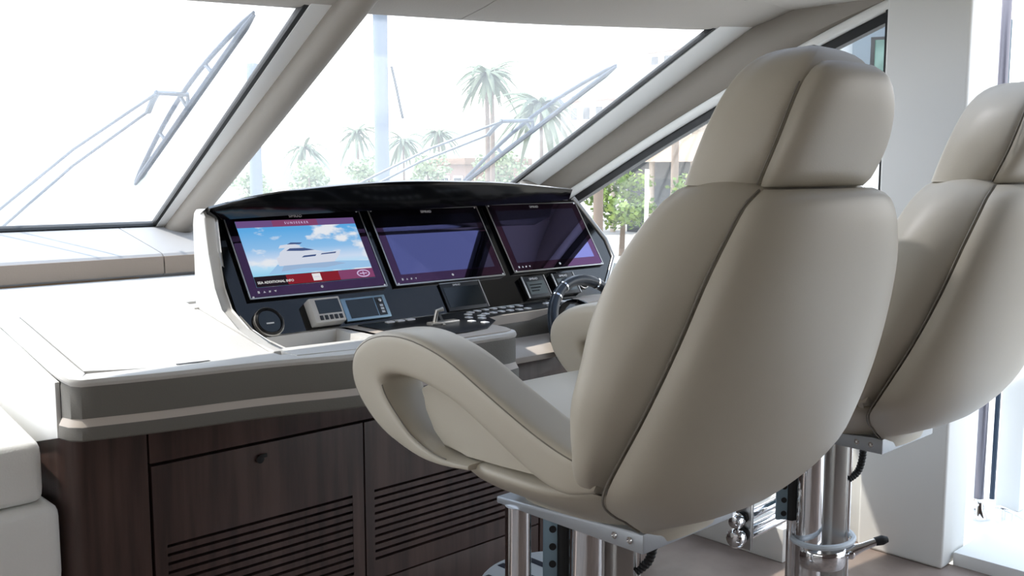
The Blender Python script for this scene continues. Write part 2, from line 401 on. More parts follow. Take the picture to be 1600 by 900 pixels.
# deck around the lid, and the hinged lid
YB = 2.785
def fy(x):
    for a, b in zip(FP2, FP2[1:]):
        if a[0] <= x <= b[0] and b[0] > a[0]: return a[1]+(b[1]-a[1])*(x-a[0])/(b[0]-a[0])
    return 2.1
# lid: its front edge runs parallel to the bowed front
lidx = [.824+(1.286-.824)*i/10 for i in range(11)]
bm = bmesh.new(); rows = []
for v in [i/8 for i in range(9)]:
    rows.append([Vector((x, (fy(x)+.052)*(1-v)+(YB-.006)*v, topz(x, (fy(x)+.052)*(1-v)+(YB-.006)*v)+.002)) for x in lidx])
slab(bm, rows, .015); lid = link('lid', bm, 'lid', con, label='white lift-up lid with a dark finger slot')
box('finger_slot', 1.03, 1.115, fy(1.07)+.050, fy(1.07)+.072, topz(0, 2.28)-.004, topz(0, 2.28)+.0035, 'rubber', lid, .002)
bm = bmesh.new(); rows = []
for v in [i/8 for i in range(9)]:
    rows.append([Vector((x, (fy(x)+.03)*(1-v)+(YB-.02)*v, topz(x, (fy(x)+.03)*(1-v)+(YB-.02)*v)-.022)) for x in [.80, .81]+lidx+[1.29, 1.31]])
slab(bm, rows, .03); link('deck', bm, 'lid', con)
box('deck_filler', 1.275, 1.42, 2.70, YB+.004, 1.0, 1.058, 'lid', con)
bm = bmesh.new(); abox(bm, .776, 3.0, YB+.004, 3.53, .90, 1.066, .004); link('rear_deck', bm, 'lid', con)
# left flank

pris('port_flank', [(.762, 2.352, .833), (.762, 2.352, .966), (.762, 2.6, 1.012), (.762, 2.8, 1.046), (.762, 3.42, 1.046), (.762, 3.42, .72), (.762, 2.6, .77)], (.012, 0, 0), 'white_gel', con, .003)
# instrument panel plane: u along x, v up the slope
FK = .65; SQ = math.sqrt(1+FK*FK)
fu = Vector((1, 0, 0)); fv = Vector((0, FK/SQ, 1/SQ)); fn = Vector((0, -1/SQ, FK/SQ)); fo = Vector((0, 2.565, 1.0804))
def F(u, v, h=0): return fo+fu*u+fv*v+fn*h
FM = Matrix(((1, 0, 0, 0), (0, fv.y, fn.y, 0), (0, fv.z, fn.z, 0), (0, 0, 0, 1)))
def fpanel(name, u0, u1, v0, v1, h0, h1, m, parent, bev=0, label=None):
    bm = bmesh.new(); prism(bm, [F(u0, v0, h0), F(u1, v0, h0), F(u1, v1, h0), F(u0, v1, h0)], fn*(h1-h0), bev); return link(name, bm, m, parent, label=label)
def fpoly(name, pts, h0, h1, m, parent, label=None):
    bm = bmesh.new(); prism(bm, [F(u, v, h0) for u, v in pts], fn*(h1-h0)); return link(name, bm, m, parent, label=label)
def ftext(name, s, size, u, v, h, m, parent, label=None):
    return text(name, s, size, Matrix.Translation(F(u, v, h)) @ FM, m, parent, label=label)
face = fpoly('instrument_panel', [(1.33, -.118), (2.84, -.118), (3.00, .04), (3.005, .12), (2.925, .31), (1.33, .31)], -.02, 0, 'gloss_black', con, 'glossy black instrument panel')
pod = loft('pod_body', [[Vector(p) for p in q] for q in ([(1.345, 2.52, .96), (1.345, 2.72, 1.27), (1.35, 2.74, 1.27), (1.36, 2.76, .96)], [(1.62, 2.52, .96), (1.62, 2.72, 1.27), (1.62, 3.0, 1.24), (1.62, 3.3, .96)], [(2.70, 2.52, .96), (2.90, 2.72, 1.27), (2.80, 3.0, 1.24), (2.80, 3.3, .96)])], 'hood_black', con)
# white cheek at the port end
ch = [(2.275, .984), (2.36, .993), (2.46, 1.018), (2.56, 1.06), (2.60, 1.12), (2.625, 1.22), (2.64, 1.325), (2.655, 1.345), (2.695, 1.346), (2.712, 1.335), (2.716, 1.30), (2.716, 1.05), (2.716, .95), (2.275, .95)]
pris('port_cheek', [(1.288, y, z) for y, z in ch], (.032, 0, 0), 'cheek', con, .007)
ch2 = [(2.30, .982), (2.37, .99), (2.47, 1.012), (2.575, 1.058), (2.615, 1.12), (2.64, 1.22), (2.655, 1.32), (2.70, 1.33), (2.71, 1.2), (2.71, .96), (2.3, .96)]
pris('port_cheek_liner', [(1.318, y, z) for y, z in ch2], (.018, 0, 0), 'silver', con, .003)
bm = bmesh.new(); tube_into(bm, [F(2.845, -.125, .002), F(3.005, .035, .002), F(3.01, .12, .002), F(2.93, .32, .002)], .009, 10); link('starboard_edge_trim', bm, 'silver', con)
pris('starboard_cheek', [F(2.84, -.12, -.001), F(3.0, .04, -.001), F(3.005, .12, -.001), F(2.925, .31, -.001), F(2.925, .31, -.2), F(3.0, .0, -.25), F(2.84, -.12, -.2)], (.02, .02, 0), 'silver', con)
# black hood over the panel
HT = spline([(1.285, 2.60, 1.350), (1.42, 2.585, 1.380), (1.635, 2.58, 1.405), (1.925, 2.575, 1.421), (2.2, 2.575, 1.419), (2.44, 2.58, 1.411), (2.77, 2.59, 1.386)], 30)
HB = spline([(1.33, 2.645, 1.314), (1.45, 2.64, 1.318), (1.754, 2.64, 1.326), (2.076, 2.64, 1.328), (2.323, 2.64, 1.332), (2.5, 2.64, 1.336), (2.81, 2.645, 1.345)], 30)
secs = []
for a, b in zip(HT, HB):
    hk = .12+.88*min(1, (a.x-1.28)/.4)
    secs.append([b, a+Vector((0, .006, -.012)), a, a+Vector((0, .012, .004)), a+Vector((0, .25*hk, -.03*hk)), a+Vector((0, .45*hk, -.12*hk)), Vector((b.x, b.y+.10+.30*hk, 1.29-.07*hk)), Vector((b.x, b.y+.11, b.z+.002))])
hood = loft('hood', secs, 'hood_black', con, sharp=30, label='glossy black hood over the displays')

def screw(u, v, parent, r=.0035):
    disc_rev('screw', [(r, 0), (r*.9, .0015), (r*.4, .002)], F(u, v, .0125), fn, 'print_white', parent, 10)
def display(u0, u1, v0, v1, lit, word):
    d = fpanel('display', u0, u1, v0, v1, .001, .012, 'gloss_black', con, .002)
    for a in ((u0, u1, v0, v0+.004), (u0, u0+.004, v0, v1), (u1-.003, u1, v0, v1), (u0, u1, v1-.002, v1)):
        fpanel('edge_trim', *a, .0105, .0135, 'silver', d)
    fpanel('bezel', u0+.006, u1-.006, v0+.006, v1-.004, .0118, .0126, 'bezel_glass', d)
    su0, su1, sv0, sv1 = u0+.034, u1-.034, v0+.038, v1-.028
    if not lit: fpanel('screen', su0, su1, sv0, sv1, .0124, .0131, 'screen_off', d)
    ftext('logo', word, .0135, (u0+u1)/2-.0, v1-.0155, .0127, 'print_white', d)
    for i, s in enumerate(((0, .0035), (.0185, .0028), (.036, .0030), (.0545, .0028))):
        uu = u0+.034+s[0]; vv = v0+.0205
        if i == 0: fpanel('button', uu-.003, uu+.003, vv-.004, vv+.004, .0126, .0131, 'print_white', d)
        elif i == 1: fpoly('button', [(uu-.004, vv-.003), (uu+.004, vv-.003), (uu, vv+.004)], .0126, .0131, 'print_white', d)
        elif i == 2: fpoly('button', [(uu-.004, vv-.003), (uu+.002, vv-.003), (uu+.004, vv+.003), (uu-.002, vv+.003)], .0126, .0131, 'print_white', d)
        else: fpoly('button', [(uu-.004, vv+.002), (uu+.004, vv+.003), (uu+.001, vv-.004)], .0126, .0131, 'print_white', d)
    disc_rev('power_button', [(.0045, 0), (.0045, .001), (.003, .0014)], F((u0+u1)/2+.005, v0+.021, .0126), fn, 'print_white', d, 14)
    for q in ((u0+.012, v0+.006), (u1-.010, v0+.006), (u0+.012, v1-.006), (u1-.012, v1-.006)): screw(*q, d)
    return d
D1 = display(1.376, 1.864, -.001, .287, True, 'SIMRAD')
D1['label'] = 'lit display showing a motor yacht at sea'
D2 = display(1.898, 2.383, -.002, .287, False, 'SIMRAD'); D3 = display(2.430, 2.918, .004, .292, False, 'SIMRAD')
# what the lit display shows
g = .0126
fpanel('screen', 1.409, 1.830, .035, .259, g-.0004, g+.0004, 'px_sky', D1)
g += .0005
fpanel('title_bar', 1.409, 1.830, .236, .259, g, g+.0003, 'px_purple', D1)
fpanel('title_glow', 1.53, 1.69, .236, .2585, g+.0003, g+.0005, 'px_magenta', D1)
ftext('title', 'S U N S E E K E R', .0115, 1.615, .2475, g+.0007, 'px_lilac', D1)
fpanel('status_bar', 1.409, 1.830, .035, .070, g, g+.0003, 'px_dark', D1)
fpanel('status_glow', 1.515, 1.70, .037, .069, g+.0003, g+.0005, 'px_red', D1)
fpanel('status_end', 1.70, 1.830, .037, .070, g+.0003, g+.0005, 'px_magenta', D1)
ftext('caption', 'SEA ADDITIONAL INFO', .0115, 1.476, .049, g+.0007, 'px_white', D1)
fpanel('home_icon', 1.604, 1.633, .042, .066, g+.0005, g+.0008, 'px_white', D1)
fpanel('icon_line', 1.609, 1.628, .0535, .0550, g+.0008, g+.001, 'px_lilac', D1)
for r0, r1 in ((.0215, .019),):
    n = 20; bm = bmesh.new()
    R0 = [(1.790+r0*math.cos(2*PI*i/n)*1.15, .053+r0*.62*math.sin(2*PI*i/n)) for i in range(n)]; R1 = [(1.790+r1*math.cos(2*PI*i/n)*1.05, .053+r1*.5*math.sin(2*PI*i/n)) for i in range(n)]
    a = [bm.verts.new(F(*p, g+.0007)) for p in R0]; b = [bm.verts.new(F(*p, g+.0007)) for p in R1]
    for i in range(n): bm.faces.new((a[i], a[(i+1) % n], b[(i+1) % n], b[i]))
    link('emblem_ring', bm, 'px_lilac', D1)
fpanel('emblem_bar', 1.776, 1.804, .0515, .0545, g+.0006, g+.0009, 'px_lilac', D1); fpanel('emblem_stem', 1.7885, 1.7915, .046, .060, g+.0006, g+.0009, 'px_lilac', D1)
fpoly('sea_foam', [(1.46, .074), (1.83, .074), (1.83, .098), (1.72, .104), (1.60, .098), (1.50, .105)], g, g+.0002, 'px_foam', D1)
fpoly('yacht_hull', [(1.505, .100), (1.505, .128), (1.54, .132), (1.60, .136), (1.735, .139), (1.73, .128), (1.70, .102), (1.66, .092)], g+.0002, g+.0004, 'px_hull', D1)
fpoly('yacht_cabin', [(1.515, .130), (1.522, .146), (1.545, .160), (1.60, .160), (1.635, .150), (1.68, .140)], g+.0002, g+.0005, 'px_hull', D1)
fpoly('yacht_flybridge', [(1.522, .160), (1.530, .170), (1.575, .174), (1.60, .166), (1.595, .161)], g+.0002, g+.0005, 'px_hull', D1)
fpoly('yacht_windows', [(1.545, .150), (1.56, .158), (1.61, .157), (1.645, .148), (1.60, .147)], g+.0005, g+.0007, 'px_navy', D1)
fpoly('yacht_hull_window', [(1.59, .124), (1.60, .130), (1.645, .132), (1.64, .126)], g+.0005, g+.0007, 'px_navy', D1)
fpoly('yacht_hull_window', [(1.66, .130), (1.665, .134), (1.72, .137), (1.715, .132)], g+.0005, g+.0007, 'px_navy', D1)
fpoly('yacht_mast', [(1.555, .172), (1.57, .178), (1.61, .176), (1.60, .171)], g+.0005, g+.0007, 'px_navy', D1)
fpoly('wake', [(1.505, .080), (1.52, .100), (1.70, .103), (1.74, .094), (1.66, .084), (1.58, .088)], g+.0005, g+.0006, 'px_wake', D1)

# lower instruments
gr = disc_rev('round_gauge', [(.044, .0), (.044, .012), (.038, .016), (.036, .010), (.0, .009)], F(1.414, -.075, 0), fn, 'satin_black', con, 32)
disc_rev('dial', [(.034, .010), (.034, .0115), (.001, .0118)], F(1.414, -.075, 0), fn, 'lcd_dark', gr, 28)
disc_rev('chrome_ring', [(.0465, .0), (.0465, .010), (.0435, .012), (.0435, .0)], F(1.414, -.075, 0), fn, 'silver', gr, 32)
fpanel('mark', 1.402, 1.426, -.083, -.079, .0117, .013, 'print_white', gr)
hu = fpanel('autopilot_unit', 1.548, 1.655, -.108, -.026, 0, .034, 'cheek', con, .004, label='silver raised control unit with small dark screen')
fpanel('unit_screen', 1.567, 1.648, -.080, -.034, .0335, .0348, 'lcd_dark', hu)
for i in range(5): fpanel('key', 1.566+i*.017, 1.577+i*.017, -.101, -.086, .0335, .036, 'satin_black', hu, .001)
du = fpanel('small_display', 1.672, 1.840, -.105, -.026, 0, .010, 'blue_steel', con, .003)
fpanel('small_screen', 1.690, 1.792, -.097, -.034, .0095, .0115, 'lcd_dark', du)
fpanel('key_strip', 1.797, 1.826, -.097, -.034, .0095, .0115, 'satin_black', du)
disc_rev('dial_knob', [(.006, 0), (.006, .004), (.003, .005)], F(1.812, -.046, .0115), fn, 'silver', du, 14)
for i in range(3): fpanel('key', 1.806, 1.819, -.068-.011*i, -.060-.011*i, .011, .0135, 'silver', du, .001)
cu_ = fpanel('engine_display', 2.075, 2.255, -.112, -.008, 0, .008, 'satin_black', con, .003)
fpanel('engine_screen', 2.085, 2.245, -.100, -.026, .0078, .009, 'lcd_dark', cu_)
ftext('logo', 'SIMRAD', .010, 2.148, -.018, .0085, 'print_white', cu_)
for a in ((2.075, 2.255, -.010, -.008), (2.251, 2.255, -.112, -.008)): fpanel('edge_trim', *a, .006, .0095, 'silver', cu_)
for u0, rnd in ((2.443, False), (2.600, True)):
    q = fpanel('square_instrument', u0, u0+.12, -.105, -.018, 0, .018, 'satin_black', con, .004)
    fpanel('edge_trim', u0, u0+.007, -.105, -.018, .016, .020, 'silver', q, .001); fpanel('edge_trim', u0+.116, u0+.12, -.105, -.018, .016, .0195, 'silver', q)
    fpanel('lcd', u0+.018, u0+.105, -.092, -.040, .0178, .0188, 'lcd', q)
    ftext('logo', 'SIMRAD', .0125, u0+.06, -.030, .0183, 'print_white', q)
    if rnd: disc_rev('dial_ring', [(.027, 0), (.027, .0012), (.0245, .0012), (.0245, 0)], F(u0+.061, -.065, .0188), fn, 'lcd_dark', q, 28)
    else:
        for i in range(3): fpanel('lcd_line', u0+.028, u0+.09-.012*i, -.056-.012*i, -.052-.012*i, .0188, .0193, 'lcd_dark', q)
disc_rev('push_knob', [(.024, 0), (.024, .010), (.018, .026), (.008, .031)], F(2.765, -.06, 0), fn, 'satin_black', con, 24)
disc_rev('push_knob_ring', [(.027, 0), (.027, .006), (.024, .008)], F(2.765, -.06, 0), fn, 'silver', con, 24)

# lower deck with silver ledge, key panel and tray
ZD = .982
bm = bmesh.new()
pts = [(1.64, 2.52), (1.64, 2.115)]+[(p.x, p.y+.006) for p in FC if p.x > 1.66]+[(2.0, 2.118), (2.018, 2.16), (2.03, 2.26), (2.06, 2.325), (2.12, 2.345), (2.50, 2.36), (2.75, 2.40), (2.86, 2.52)]
prism(bm, [(x, y, ZD) for x, y in pts], (0, 0, -.03)); link('key_deck', bm, 'fascia_strip', con, sharp=30)
pris('silver_ledge', [(1.33, 2.492, ZD-.004), (1.33, 2.515, ZD+.010), (2.86, 2.515, ZD+.010), (2.86, 2.492, ZD-.004)], (0, -.0, -.02), 'silver', con)
kp = pris('key_panel', [(x, y, ZD+.0005) for x, y in ((1.70, 2.488), (2.66, 2.488), (2.60, 2.41), (2.38, 2.366), (2.19, 2.362), (2.105, 2.34), (2.075, 2.27), (1.955, 2.175), (1.86, 2.16), (1.70, 2.17))], (0, 0, .003), 'satin_black', con, label='black key panel with rows of white keys')
KEYS = [(2.087, 2.417), (2.045, 2.365), (2.001, 2.30), (2.125, 2.449), (2.165, 2.46), (2.101, 2.367), (2.067, 2.326), (2.015, 2.253), (2.14, 2.39), (2.205, 2.465), (2.243, 2.465), (2.281, 2.463), (2.319, 2.460), (2.357, 2.456), (2.178, 2.394), (2.217, 2.397), (2.255, 2.394), (2.293, 2.389), (2.331, 2.387)]
for x, y in KEYS: box('key', x-.0095, x+.0095, y-.0115, y+.0115, ZD+.003, ZD+.007, 'print_white', kp, .002)
for a, b in (((2.02, 2.484), (1.89, 2.30)), ((2.52, 2.484), (2.42, 2.375))):
    d = (Vector(a)-Vector(b)).normalized(); n = Vector((d.y, -d.x))*.004
    pris('divider', [(a[0]-n.x, a[1]-n.y, ZD+.003), (a[0]+n.x, a[1]+n.y, ZD+.003), (b[0]+n.x, b[1]+n.y, ZD+.003), (b[0]-n.x, b[1]-n.y, ZD+.003)], (0, 0, .003), 'silver', kp)
for x in (2.47, 2.51, 2.55, 2.59): box('key', x-.014, x+.014, 2.42, 2.44, ZD+.003, ZD+.008, 'print_white', kp, .002)
for x in (1.80, 1.84, 1.88): box('key', x-.014, x+.014, 2.45, 2.468, ZD+.003, ZD+.008, 'print_white', kp, .002)
tl = box('thruster_lever', 1.855, 1.965, 2.315, 2.345, ZD+.003, ZD+.012, 'silver', kp, .003)
tube('lever_stick', [(1.88, 2.335, ZD+.01), (1.885, 2.33, ZD+.045), (1.905, 2.325, ZD+.05)], .007, 'silver', kp, 10)
# open tray
bm = bmesh.new()
tr = [(1.385, 2.49), (1.625, 2.49), (1.585, 2.285), (1.345, 2.31)]; tb = [(1.40, 2.475), (1.61, 2.475), (1.57, 2.30), (1.36, 2.325)]
to_ = [(1.31, 2.52), (1.66, 2.52), (1.66, 2.125), (1.31, 2.195)]
def ring(q, z): return [bm.verts.new((x, y, z)) for x, y in q]
A = ring(to_, .94); B = ring(to_, ZD); Cc = ring(tr, ZD); Dd = ring(tb, ZD-.055)
for p, q in ((A, B), (B, Cc), (Cc, Dd)):
    for i in range(4): bm.faces.new((p[i], p[(i+1) % 4], q[(i+1) % 4], q[i]))
bm.faces.new(Dd); bm.faces.new(A); link('tray', bm, 'lid', con, sharp=20)
# recess behind the steering wheel
pris('wheel_recess', [(2.02, 2.35, .836), (2.02, 2.35, .945), (2.02, 2.36, ZD-.004), (2.02, 2.52, ZD-.004), (2.02, 2.52, .836)], (.9, 0, 0), 'fascia', con, .01)
pris('recess_shelf', [(2.03, 2.352, .90), (2.9, 2.352, .90), (2.9, 2.25, .855), (2.07, 2.25, .855)], (0, 0, -.02), 'fascia_strip', con, .004)
box('recess_side', 2.0, 2.03, 2.14, 2.4, .838, .955, 'fascia', con, .006)
box('under_tray', 1.0, 2.95, 2.36, 2.5, .835, .90, 'fascia', con)

# ================================================================== tray contents
t1 = disc_rev('chrome_ring_cap', [(.020, 0), (.021, .012), (.016, .020), (.012, .016), (.0, .015)], (1.425, 2.345, ZD-.0548), (0, 0, 1), 'chrome', None, 20); tag(t1, 'small round chrome cap lying in the white console tray', 'cap')
t2 = thing('pocket_torch', 'short silver torch with dark end lying in the console tray', 'torch', (1.49, 2.35, ZD-.054))
tube('body', [(1.46, 2.345, ZD-.0395), (1.515, 2.36, ZD-.0395)], .0135, 'silver', t2, 14); tube('head', [(1.515, 2.36, ZD-.039), (1.522, 2.362, ZD-.039), (1.54, 2.367, ZD-.039)], [.0135, .0145, .0145], 'rubber', t2, 14)
t3 = thing('key_fob', 'pale square fob at the right end of the console tray', 'fob', (1.56, 2.35, ZD-.055))
box('body', 1.545, 1.572, 2.38, 2.42, ZD-.0548, ZD-.038, 'print_white', t3, .004); box('window', 1.551, 1.566, 2.39, 2.41, ZD-.0385, ZD-.0365, 'lcd', t3, .001)

# ================================================================== steering wheel
wc = Vector((2.445, 2.175, .915)); wa = Vector((0, -.90, .42)).normalized()
sw = thing('steering_wheel', 'black leather steering wheel with chrome bands on the helm console', 'steering wheel', wc)
q = wa.to_track_quat('Z', 'Y')
def wp(r, a, h=0): return wc+q @ Vector((r*math.cos(a), r*math.sin(a), h))
bm = bmesh.new(); n = 56; secs = []
for i in range(n):
    a = 2*PI*i/n; secs.append([wp(.19+.0185*math.cos(b), a, .0185*math.sin(b)) for b in (2*PI*j/12 for j in range(12))])
R = [[bm.verts.new(p) for p in s] for s in secs]
for i in range(n):
    for j in range(12): bm.faces.new((R[i][j], R[i][(j+1) % 12], R[(i+1) % n][(j+1) % 12], R[(i+1) % n][j]))
link('rim', bm, 'wheel_leather', sw)
for a0 in (2.02, 2.32, 1.12, .82, 3.75, 5.67):
    bm = bmesh.new(); loft_into(bm, [[wp(.19+.0205*math.cos(b), a0+da, .0205*math.sin(b)) for b in (2*PI*j/14 for j in range(14))] for da in (-.018, .018)]); link('band', bm, 'chrome', sw)
hub = disc_rev('hub', [(.045, -.06), (.06, -.03), (.062, -.012), (.05, .002), (.02, .006)], wc, wa, 'satin_black', sw, 28)
disc_rev('emblem', [(.02, .006), (.018, .009), (.005, .010)], wc, wa, 'chrome', sw, 20)
for a0 in (PI, 0, -PI/2, ):
    bm = bmesh.new(); loft_into(bm, [[wp(r, a0-wd/r, h), wp(r, a0+wd/r, h), wp(r, a0+wd/r, h-.01), wp(r, a0-wd/r, h-.01)] for r, wd, h in ((.05, .02, -.01), (.12, .016, -.008), (.186, .02, 0))]); link('spoke', bm, 'satin_black', sw)
disc_rev('column_shroud', [(.05, -.17), (.085, -.14), (.135, -.07), (.14, -.055), (.12, -.05), (.05, -.055)], wc, wa, 'gloss_black', sw, 32)

# ================================================================== helm chairs
CX = 1.62
ch1 = thing('helm_chair', 'beige leather helm chair in the foreground with looped armrest', 'chair', (CX, 1.45, 0), 'helm chairs')
def X(v): return Vector((v[0]+CX, v[1], v[2]))
CUSH = [(.84, .25, 1.165, .262, 1.19), (.88, .325, 1.118, .338, 1.176), (.92, .358, 1.083, .375, 1.165), (1.04, .350, 1.013, .412, 1.14), (1.12, .335, .98, .403, 1.125), (1.20, .315, .952, .386, 1.115), (1.28, .288, .928, .350, 1.10), (1.34, .258, .912, .308, 1.085), (1.39, .225, .902, .262, 1.07), (1.425, .185, .905, .215, 1.05), (1.445, .13, .93, .15, 1.02)]
def cush_section(z, wc, yc, wf, yf, bulge, concave=.02, lip=.012):
    half = spline([(-wc+.012, yc+.012, z), (-wc-lip, yc+.022, z), (-(wc*.62+wf*.38)-bulge, yc*.62+yf*.38+.0, z), (-(wc*.3+wf*.7)-bulge*.85, yc*.3+yf*.7, z), (-wf+.004, yf-.008, z), (-wf*.93, yf+.012, z), (-wf*.8, yf+.012, z), (-wf*.4, yf-concave, z), (0, yf-concave*1.2, z)], 30)
    return [X(p) for p in half]+[X((-p.x, p.y, p.z)) for p in half[-2::-1]]
zs = [.84, .86]+[.88+.02*i for i in range(28)]+[1.435, 1.445]
loft('backrest_cushion', [cush_section(z, *tab(CUSH, z), .03*min(1, (z-.82)/.12)) for z in zs], 'leather', ch1, sharp=50)
SHELL = [(.708, .12, 1.20, 1.165), (.742, .15, 1.178, 1.160), (.76, .176, 1.178, 1.112), (.78, .205, 1.173, 1.068), (.80, .242, 1.165, 1.036), (.84, .302, 1.14, .998), (.88, .345, 1.105, .970), (.92, .363, 1.076, .950), (1.04, .353, 1.013, .908), (1.16, .33, .965, .875), (1.28, .300, .928, .852), (1.36, .262, .909, .846), (1.395, .236, .904, .850), (1.412, .208, .904, .856), (1.422, .178, .910, .872)]
def shell_section(z, wc, yc, yr, p=.9):
    o = []; yr -= .012*min(1, max(0, (z-.75)/.1))
    for i in range(33):
        a = -PI/2+PI*i/32; s_, c_ = math.sin(a), math.cos(a)
        o.append(X((wc*math.copysign(abs(s_)**p, s_), yc-(yc-yr)*max(c_, 0)**p, z)))
    for i in range(15):
        a = PI/2-PI*(i+1)/16; s_, c_ = math.sin(a), math.cos(a)
        o.append(X((wc*.94*math.copysign(abs(s_)**p, s_), yc+.012-(yc-yr)*.7*max(c_, 0)**p, z)))
    return o
zs = [.708, .725, .742, .750, .755]+[.76+.02*i for i in range(32)]+[1.392, 1.402, 1.412, 1.418, 1.422]
loft('back_shell', [shell_section(z, *tab(SHELL, z)) for z in zs], 'leather', ch1, sharp=50)
HEAD = [(1.428, .178, .918, .214, 1.047), (1.47, .180, .895, .203, 1.037), (1.53, .175, .875, .187, 1.02), (1.59, .152, .862, .158, 1.003), (1.63, .120, .858, .126, .988), (1.655, .085, .866, .088, .972), (1.668, .05, .884, .05, .955), (1.674, .018, .905, .018, .935)]
zs = [1.428, 1.435]+[1.445+.015*i for i in range(14)]+[1.652, 1.660, 1.666, 1.670, 1.673, 1.674]
loft('headrest_cushion', [cush_section(z, *tab(HEAD, z), .010*min(1, (1.70-z)/.1), .012, .003) for z in zs], 'leather', ch1, sharp=50)
HSH = [(1.426, .172, .92, .888), (1.44, .178, .912, .872), (1.50, .178, .885, .842), (1.56, .165, .868, .826), (1.60, .145, .862, .822), (1.625, .118, .860, .826), (1.638, .085, .862, .838)]
zs = [1.426, 1.43]+[1.44+.015*i for i in range(13)]+[1.628, 1.633, 1.638]
loft('headrest_shell', [shell_section(z, *[q+w for q, w in zip(tab(HSH, z), (-.006, .004, .013))], .66) for z in zs], 'leather', ch1, sharp=50)
# seat pan bowl
PAN = [(.716, .148, 1.21, 1.575), (.735, .160, 1.20, 1.59), (.76, .205, 1.18, 1.605), (.785, .258, 1.16, 1.618), (.81, .302, 1.14, 1.62), (.835, .335, 1.125, 1.612), (.852, .348, 1.12, 1.595), (.86, .34, 1.125, 1.585)]
def pan_section(z, hw, y0, y1, p=.62):
    o = []
    for i in range(48):
        a = 2*PI*i/48; s_, c_ = math.sin(a), math.cos(a)
        o.append(X((hw*math.copysign(abs(c_)**p, c_), (y0+y1)/2+(y1-y0)/2*math.copysign(abs(s_)**p, s_), z)))
    return o
loft('seat_pan', [pan_section(z, *tab(PAN, z)) for z in (.716, .725, .735, .745, .76, .775, .79, .81, .83, .842, .850, .856, .86)], 'leather', ch1, sharp=60)
SEAT = [(.855, .27, 1.10, 1.60), (.88, .288, 1.09, 1.64), (.915, .29, 1.09, 1.66), (.945, .285, 1.09, 1.655), (.962, .265, 1.09, 1.63), (.970, .22, 1.10, 1.585), (.972, .12, 1.15, 1.5)]
loft('seat_cushion', [pan_section(z, *tab(SEAT, z), .45) for z in (.855, .865, .88, .90, .92, .935, .95, .958, .965, .969, .972)], 'leather', ch1, sharp=60)
ARM = [((1.110, .918), (1.130, .880), .034), ((1.155, .945), (1.180, .868), .052), ((1.205, .962), (1.240, .878), .058), ((1.277, .988), (1.318, .912), .06), ((1.383, 1.032), (1.415, .958), .06), ((1.499, 1.082), (1.50, .992), .061), ((1.603, 1.108), (1.595, 1.012), .062), ((1.693, 1.112), (1.665, 1.016), .063), ((1.776, 1.094), (1.705, 1.010), .063), ((1.835, 1.056), (1.724, .998), .063), ((1.852, 1.008), (1.722, .980), .062), ((1.832, .957), (1.703, .955), .061), ((1.769, .904), (1.665, .922), .06), ((1.698, .872), (1.625, .893), .058), ((1.607, .850), (1.570, .871), .055), ((1.53, .846), (1.522, .862), .05), ((1.46, .850), (1.46, .862), .04)]
def arm(side):
    o_ = spline([(a[0][0], a[0][1], a[2]) for a in ARM], 64); i_ = spline([(a[1][0], a[1][1], 0) for a in ARM], 64)
    secs = []
    for a, b in zip(o_, i_):
        c = Vector(((a.x+b.x)/2, (a.y+b.y)/2)); n = Vector((a.x-b.x, a.y-b.y))/2; hw = a.z; s = []
        for j in range(36):
            t = 2*PI*j/36; u = math.copysign(abs(math.cos(t))**.36, math.cos(t)); v = math.copysign(abs(math.sin(t))**.42, math.sin(t))
            s.append(Vector((CX+side*(.322+hw*u), c.x+n.x*v, c.y+n.y*v)))
        secs.append(s)
    ar = loft('armrest', secs, 'leather', ch1, sharp=60)
    pn = [(1.655, .985), (1.636, .945), (1.612, .90), (1.575, .872), (1.50, .866), (1.40, .868), (1.258, .874), (1.20, .876), (1.26, .915), (1.33, .945), (1.44, .985), (1.52, 1.005), (1.60, 1.012)]
    pris('side_bolster', [(CX+side*.295, y, z) for y, z in pn], (side*.035, 0, 0), 'leather', ch1, .008)
    # stitched seam along the outer shoulder
    bm = bmesh.new(); P = []
    for a, b in list(zip(o_, i_))[3:52]:
        P.append(Vector((CX+side*(.322+a.z*.93), a.x*.885+b.x*.115, a.y*.885+b.y*.115)))
    tube_into(bm, P, .0016, 6); link('seam', bm, 'leather_seam', ar)
    bm = bmesh.new(); P = [Vector((CX+side*(.322+a.z*.90), b.x*.97+a.x*.03, b.y*.97+a.y*.03)) for a, b in list(zip(o_, i_))[38:60]]
    tube_into(bm, P, .0016, 6); link('opening_piping', bm, 'leather_seam', ar)
arm(-1); arm(1)
# piping down the headrest and shell edges
def piping(T, fn_, z0, z1, r, par, side):
    P = []
    for i in range(40):
        z = z0+(z1-z0)*i/39; wc_, yc_ = tab(T, z)[:2]; P.append(X((side*(wc_+.002), yc_+.006, z)))
    tube('piping', P, r, 'leather_seam', par, 6)
for sd_ in (-1, 1):
    piping(SHELL, None, .745, 1.421, .0022, ch1, sd_); piping(HSH, None, 1.43, 1.60, .0014, ch1, sd_)
# metal seat carrier
bm = bmesh.new()
for pr_ in ([(1.172, .70), (1.172, .742), (1.20, .742), (1.60, .716), (1.60, .70)],):
    prism(bm, [(CX-.156, y, z) for y, z in pr_], (.312, 0, 0), .004)
pl_ = link('seat_carrier', bm, 'plate_metal', ch1, label='grey metal carrier plate')
for y in (1.205, 1.245):
    disc_rev('screw', [(.0075, 0), (.0075, .003), (.005, .005), (.003, .003)], (CX-.156, y, .722), (-1, 0, 0), 'chrome', pl_, 14)
